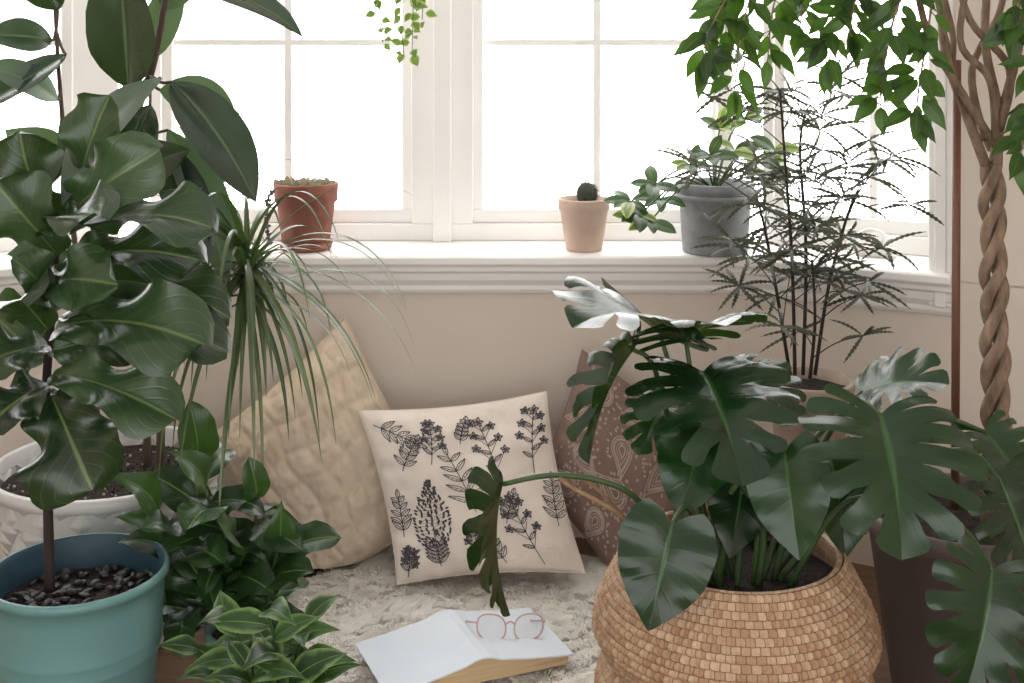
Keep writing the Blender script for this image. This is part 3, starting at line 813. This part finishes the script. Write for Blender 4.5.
# ---------------------------------------------------------------- false aralia on stool
AX,AY=.678,2.74
root=empty('potted_false_aralia')
mb=MB(); z0=.331
lathe(mb,AX,AY,[(.001,z0),(.07,z0),(.073,z0+.005),(.088,.47),(.098,.472),(.102,.512),(.100,.518),(.092,.518),(.088,.49)],seg=72); mb.build('clay_pot',['claygrey'],root)
mb=MB(); soil(mb,AX,AY,.089,.495); mb.build('soil',['soil'],root)
ms=MB();ml=MB()
stems=[[(795,375,2.72),(792,260,2.7),(785,160,2.7),(780,90,2.68)],[(803,375,2.74),(806,250,2.76),(800,150,2.78),(806,110,2.78)],[(815,375,2.74),(828,290,2.74),(846,220,2.72),(858,190,2.7)],[(790,375,2.76),(778,300,2.74),(765,230,2.72),(755,190,2.72)],[(810,378,2.7),(815,320,2.68),(812,260,2.66)]]
def serr(B,T,w,n,val):
    B=Vector(B);d=T-B;L=d.length;f=d/L;s=f.cross(n)
    if s.length<.01: return
    s.normalize();nn=s.cross(f);rows=[];uvr=[];K=16
    for i in range(K+1):
        t=i/K; hw=w/2*math.sin(math.pi*min(1,t*.92+.06))**.6*(.55 if i%2 else 1.2)
        c=B+d*t+nn*L*.12*4*t*(1-t)
        rows.append([c-s*hw,c,c+s*hw]);uvr.append([(0,t),(.5,t),(1,t)])
    ml.grid(rows,uvr,val)
k=0
for st in stems:
    pts=[P(*q) for q in st]; tube(ms,pts,.0045,.0025,seg=7,m=0)
    cp=catmull(pts,12); n=len(cp)
    j=int(n*.22)
    while j<n:
        q=cp[j]; az=k*2.4+U(-.3,.3); k+=1
        el=U(.1,.7); pl=U(.09,.20)*(1.1-.3*j/n)
        d=Vector((math.cos(az)*math.cos(el),math.sin(az)*.6*math.cos(el),math.sin(el))); e_=q+d*pl
        e_.y=min(e_.y,3.0)
        tube(ms,[q,(q+e_)/2+Vector((0,0,.01)),e_],.0015,.0012,seg=5,m=0)
        nl=7
        for i in range(nl):
            a=az+(-2.6+5.2*i/(nl-1)); l=U(.06,.105)*(1.15-.3*abs(i-(nl-1)/2)/(nl/2))
            dd=Vector((math.cos(a),math.sin(a)*.8,U(-.7,.5))).normalized()
            T=e_+dd*l; T.y=min(T.y,3.04)
            serr(e_,T,U(.007,.0105),Vector((U(-.6,.6),-.8,.7)),R())
        j+=max(1,int(n*.08))
ml.build('leaves',['aralia'],root); ms.build('stems',['barkd'],root)
root=empty('plant_stool'); mb=MB(); lathe(mb,AX,AY,[(.001,.305),(.11,.305),(.114,.31),(.114,.325),(.11,.33),(.001,.33)],seg=48)
for k in range(4):
    a=k*math.pi/2+.6; tube(mb,[(AX+.08*math.cos(a),AY+.08*math.sin(a),.306),(AX+.11*math.cos(a),AY+.11*math.sin(a),.001)],.012,.009)
mb.build('stool_body',['stool'],root)

# ---------------------------------------------------------------- braided weeping fig
FX,FY=.885,2.36
root=empty('potted_braided_ficus')
mb=MB(); lathe(mb,FX,FY,[(.001,.002),(.125,.002),(.132,.008),(.178,.325),(.188,.33),(.194,.338),(.195,.365),(.190,.372),(.180,.370),(.176,.33)],seg=96); mb.build('taupe_pot',['brownp'],root)
mb=MB(); soil(mb,FX,FY,.176,.335); mb.build('soil',['soil'],root)
ms=MB(); base=Vector((.955,2.36,.33)); ztop=P(995,165,2.36).z
for ph in(0,2.094,4.189):
    pts=[]
    for i in range(100):
        t=i/99; z=base.z+(ztop-base.z)*t; a=ph+t*7*math.pi
        amp=.0185*(1-.2*t)+.002*math.sin(t*30)
        pts.append(Vector((base.x+(P(992,165,2.36).x-base.x)*t+amp*math.cos(a),2.36+amp*math.sin(a)*.9,z)))
    tube(ms,pts,.0135,.0105,seg=9,smooth=False)
    tp=pts[-1]
    ex={0:[(965,110,2.34),(945,50,2.32),(940,-30,2.3)],2.094:[(998,110,2.36),(985,40,2.38),(990,-40,2.4)],4.189:[(1003,110,2.36),(1018,50,2.34),(1035,-40,2.32)]}[ph]
    tube(ms,[tp]+[P(*q) for q in ex],.0105,.008,seg=8)
for bpts in ([(985,140,2.36),(972,70,2.4),(1000,10,2.42),(1010,-50,2.4)],[(1000,130,2.34),(1010,70,2.3),(970,20,2.3),(950,-50,2.3)],[(998,150,2.36),(960,90,2.3),(930,40,2.25),(915,-20,2.2)],[(992,150,2.38),(955,80,2.4),(952,30,2.4),(930,-50,2.4)],[(996,140,2.34),(990,80,2.32),(960,40,2.3),(975,-50,2.3)]):
    tube(ms,[P(*q) for q in bpts],.0085,.006,seg=7)
ml=MB()
tw=[
 [(945,40,2.32),(920,-40,2.25),(840,-90,2.2),(775,-50,2.2),(745,15,2.2),(735,85,2.2)],
 [(940,-30,2.3),(860,-90,2.25),(790,-80,2.2),(745,-30,2.2),(712,25,2.18),(705,55,2.18)],
 [(940,-30,2.3),(870,-80,2.3),(800,-50,2.3),(775,0,2.3),(768,55,2.3)],
 [(945,20,2.3),(900,-60,2.3),(850,-40,2.28),(832,20,2.28),(826,60,2.28)],
 [(945,40,2.3),(925,-30,2.2),(900,0,2.15),(885,60,2.15),(880,100,2.15)],
 [(950,50,2.3),(935,0,2.2),(925,50,2.15),(918,95,2.15),(916,120,2.15)],
 [(1018,50,2.34),(1045,0,2.3),(1038,50,2.25),(1030,110,2.25),(1022,150,2.25)],
 [(1018,50,2.34),(1020,-30,2.25),(1016,0,2.2),(1018,20,2.2)],
 [(930,-20,2.3),(800,-90,2.3),(760,-70,2.28),(735,-30,2.28),(726,25,2.28)],
 [(940,-20,2.3),(880,-80,2.35),(830,-60,2.35),(808,-20,2.35),(800,25,2.35)],
 [(940,-20,2.3),(890,-70,2.25),(865,-40,2.25),(855,0,2.25),(850,30,2.25)],
]
for pts in tw:
    cp=catmull([P(*q) for q in pts],8); tube(ms,cp,.003,.0012,seg=6,smooth=False)
    n=len(cp)
    for j in range(int(n*.35),n):
        for rep in range(1 if R()<.75 else 2):
            q=cp[j]; az=U(0,6.28); d=Vector((math.cos(az)*.8,math.sin(az)*.6,U(-1.3,-.1))).normalized()
            if j==n-1: d=Vector((U(-.3,.3),-.1,-1)).normalized()
            L=U(.052,.076); q2=q+d*.012
            tube(ms,[q,q2],.0009,seg=4,smooth=False)
            leaf(ml,q2,q2+d*L,L*U(.40,.48),Vector((U(-.6,.6),-.8,U(.1,.8))),shape='ovate',arch=U(.02,.12),fold=.3,wave=.03,ns=9,ms=2,val=U(0,.9))
ml.build('leaves',['ficus'],root); ms.build('braided_trunk',['barkb'],root)
mb=MB(); tube(mb,[P(955,430,2.45)+Vector((0,0,-.16)),P(957,60,2.45)],.0085,seg=12,smooth=False); mb.build('wooden_stake',['stake'],root)

# ---------------------------------------------------------------- sill pots
ZS=.7445
def sillpot(root,cx,cy,r,h,mn,rim=.28,flare=.72,z=ZS):
    mb=MB(); lathe(mb,cx,cy,[(.001,z),(r*flare,z),(r*flare+.002,z+.003),(r*.93,z+h*(1-rim)),(r*1.0,z+h*(1-rim)+.002),(r*1.03,z+h-.004),(r*1.01,z+h),(r*.93,z+h),(r*.9,z+h*.85)],seg=64); mb.build('pot',[mn],root)
    mb=MB(); soil(mb,cx,cy,r*.9,z+h*.87); mb.build('soil',['soil'],root)
root=empty('terracotta_pot_succulent'); cx,cy=(306-512)*3.15/1200,3.15
mb=MB(); lathe(mb,cx,cy,[(.001,ZS),(.060,ZS),(.066,ZS+.004),(.071,ZS+.022),(.068,ZS+.022),(.062,ZS+.008),(.001,ZS+.008)],seg=64); mb.build('saucer',['terra'],root)
sillpot(root,cx,cy,.082,.165,'terra',rim=.3,z=ZS+.009)
ml=MB()
for i in range(90):
    a=U(0,6.28);r=.068*math.sqrt(R());b=Vector((cx+r*math.cos(a),cy+r*math.sin(a),ZS+.155)); d=Vector((math.cos(a)*U(0,.8),math.sin(a)*U(0,.8),1)).normalized()
    L=U(.015,.035); leaf(ml,b,b+d*L,L*.5,Vector((U(-1,1),-1,.3)),shape='round',ns=5,ms=1,arch=.15)
ml.build('succulent_leaves',['succ'],root)
mb=MB()
p0=Vector((cx-.06,cy-.05,ZS+.17)); pts=[p0,p0+Vector((-.02,-.035,-.02)),p0+Vector((-.022,-.04,-.08)),p0+Vector((-.018,-.042,-.14))]
tube(mb,pts,.0016,seg=5)
for q in catmull(pts,8)[6:]:
    for s in range(2):
        o=Vector((U(-.006,.006),U(-.006,.006),U(-.006,.006))); mb.box(q+o,.006,.005,.008,rot=Matrix.Rotation(U(0,3),3,'Y'))
mb.build('trailing_stems',['dry'],root)

root=empty('clay_pot_cactus'); cx,cy=(584-512)*3.14/1200,3.14
sillpot(root,cx,cy,.067,.135,'peach',rim=.22,flare=.68)
mb=MB(); rows=[]
for q in range(17):
    th=math.pi*q/16; row=[]
    for k in range(48):
        f=2*math.pi*k/48; rr=.025*max(.02,math.sin(th))*(1+.12*math.cos(12*f)); row.append((cx+.008+rr*math.cos(f),cy+rr*math.sin(f),ZS+.146-.030*math.cos(th)))
    rows.append(row)
mb.grid(rows,closed=True)
for i in range(200):
    f=U(0,6.28);th=U(.9,3.0); d=Vector((math.sin(th)*math.cos(f),math.sin(th)*math.sin(f),-math.cos(th))); b=Vector((cx+.008,cy,ZS+.146))+d*.026
    tube(mb,[b,b+d*.008],.0006,seg=3,smooth=False)
mb.build('cactus',['cactus'],root)

root=empty('grey_pot_umbrella_plant'); cx,cy=(716-512)*3.1/1200,3.115
sillpot(root,cx,cy,.1,.18,'greyp',rim=.14,flare=.82)
mb=MB(); lathe(mb,cx,cy,[(.104,ZS+.14),(.107,ZS+.143),(.107,ZS+.149),(.104,ZS+.152)],seg=64); mb.build('pot_band',['greyp'],root)
ms=MB();ml=MB(); C0=Vector((cx,cy,ZS+.155))
wh=[(630,202,3.0),(640,215,2.98),(655,185,3.0),(650,222,2.96),(660,200,3.05),(735,150,3.05),(760,160,3.0),(720,130,3.1),(775,150,3.0),(745,120,3.1),(690,165,3.0),(710,155,2.95),(770,175,2.95)]
for q in wh:
    E_=P(*q); E_.y=min(E_.y,3.2); tube(ms,[C0,(C0+E_)/2+Vector((0,0,.05)),E_],.003,.002,seg=6)
    out=(E_-C0); out.z*=.3; out.normalize()
    for i in range(5):
        a=i*1.25+U(-.2,.2); d=(Vector((math.cos(a),math.sin(a)*.6,.3*math.sin(a)))+out*.5+Vector((0,-.1,-.15))).normalized(); L=U(.05,.08)
        leaf(ml,E_,E_+d*L,L*.48,Vector((U(-.3,.3),-.7,.8)),shape='oval',arch=.08,fold=.3,val=U(.3,.9),m=1 if R()<.3 else 0)
ml.build('leaves',['shrub','ivy'],root); ms.build('stems',['stemg'],root)

# ---------------------------------------------------------------- hanging ivy
root=empty('hanging_ivy_planter'); HXx,HY=(402-512)*2.85/1200,2.85
mb=MB(); lathe(mb,HXx,HY,[(.001,1.50),(.05,1.50),(.085,1.54),(.1,1.62),(.102,1.63),(.096,1.63),(.092,1.61)],seg=48); mb.build('bowl',['white'],root)
mb=MB(); soil(mb,HXx,HY,.093,1.61); mb.build('soil',['soil'],root)
mb=MB()
for k in range(3):
    a=k*2.09; tube(mb,[(HXx+.099*math.cos(a),HY+.099*math.sin(a),1.625),(HXx,HY,2.1)],.0018,seg=5,smooth=False)
tube(mb,[(HXx,HY,2.09),(HXx,HY,2.5)],.0025,seg=6,smooth=False); mb.build('hanger_cord',['rope'],root)
ms=MB();ml=MB()
for end,sx in(((383,42,2.78),-.06),((412,52,2.76),.03),((404,56,2.75),.0),((422,20,2.78),.07)):
    E_=P(*end); a=Vector((HXx+sx,HY-.09,1.62)); b=Vector((HXx+sx*1.3,HY-.125,1.56)); tube(ms,[a,b,(b+E_)/2+Vector((U(-.01,.01),0,0)),E_],.0015,.001,seg=5)
    cp=catmull([a,b,(b+E_)/2,E_],9)
    for q in cp[6:]:
        d=Vector((U(-1,1),U(-.7,.2),U(-.8,.2))).normalized(); L=U(.02,.034)
        leaf(ml,q+d*.006,q+d*(.006+L),L*.8,Vector((U(-.5,.5),-1,.5)),shape='ovate',ns=6,ms=2,fold=.2)
ml.build('ivy_leaves',['ivy'],root); ms.build('vines',['stemg'],root)

# ---------------------------------------------------------------- light, world, camera
w=bpy.data.worlds.new('world'); scene.world=w; w.use_nodes=True; nt=w.node_tree; nt.nodes.clear()
o=nt.nodes.new('ShaderNodeOutputWorld'); bg=nt.nodes.new('ShaderNodeBackground'); tc=nt.nodes.new('ShaderNodeTexCoord'); sp=nt.nodes.new('ShaderNodeSeparateXYZ'); mr=nt.nodes.new('ShaderNodeMapRange')
nt.links.new(tc.outputs['Generated'],sp.inputs[0]); nt.links.new(sp.outputs[1],mr.inputs[0]); mr.inputs[1].default_value=-.5; mr.inputs[2].default_value=.5; mr.inputs[3].default_value=2.6; mr.inputs[4].default_value=6.2
nt.links.new(mr.outputs[0],bg.inputs[1]); bg.inputs[0].default_value=(1,.995,.985,1); nt.links.new(bg.outputs[0],o.inputs[0])
cam=bpy.data.cameras.new('camera'); co=bpy.data.objects.new('camera',cam); scene.collection.objects.link(co)
co.location=(0,0,CAMH); co.rotation_euler=(math.pi/2,0,0); cam.sensor_width=36; cam.lens=1200/1024*36; cam.shift_y=-(341.5-45)/1024; cam.clip_start=.05
scene.camera=co
scene.view_settings.view_transform='Standard'
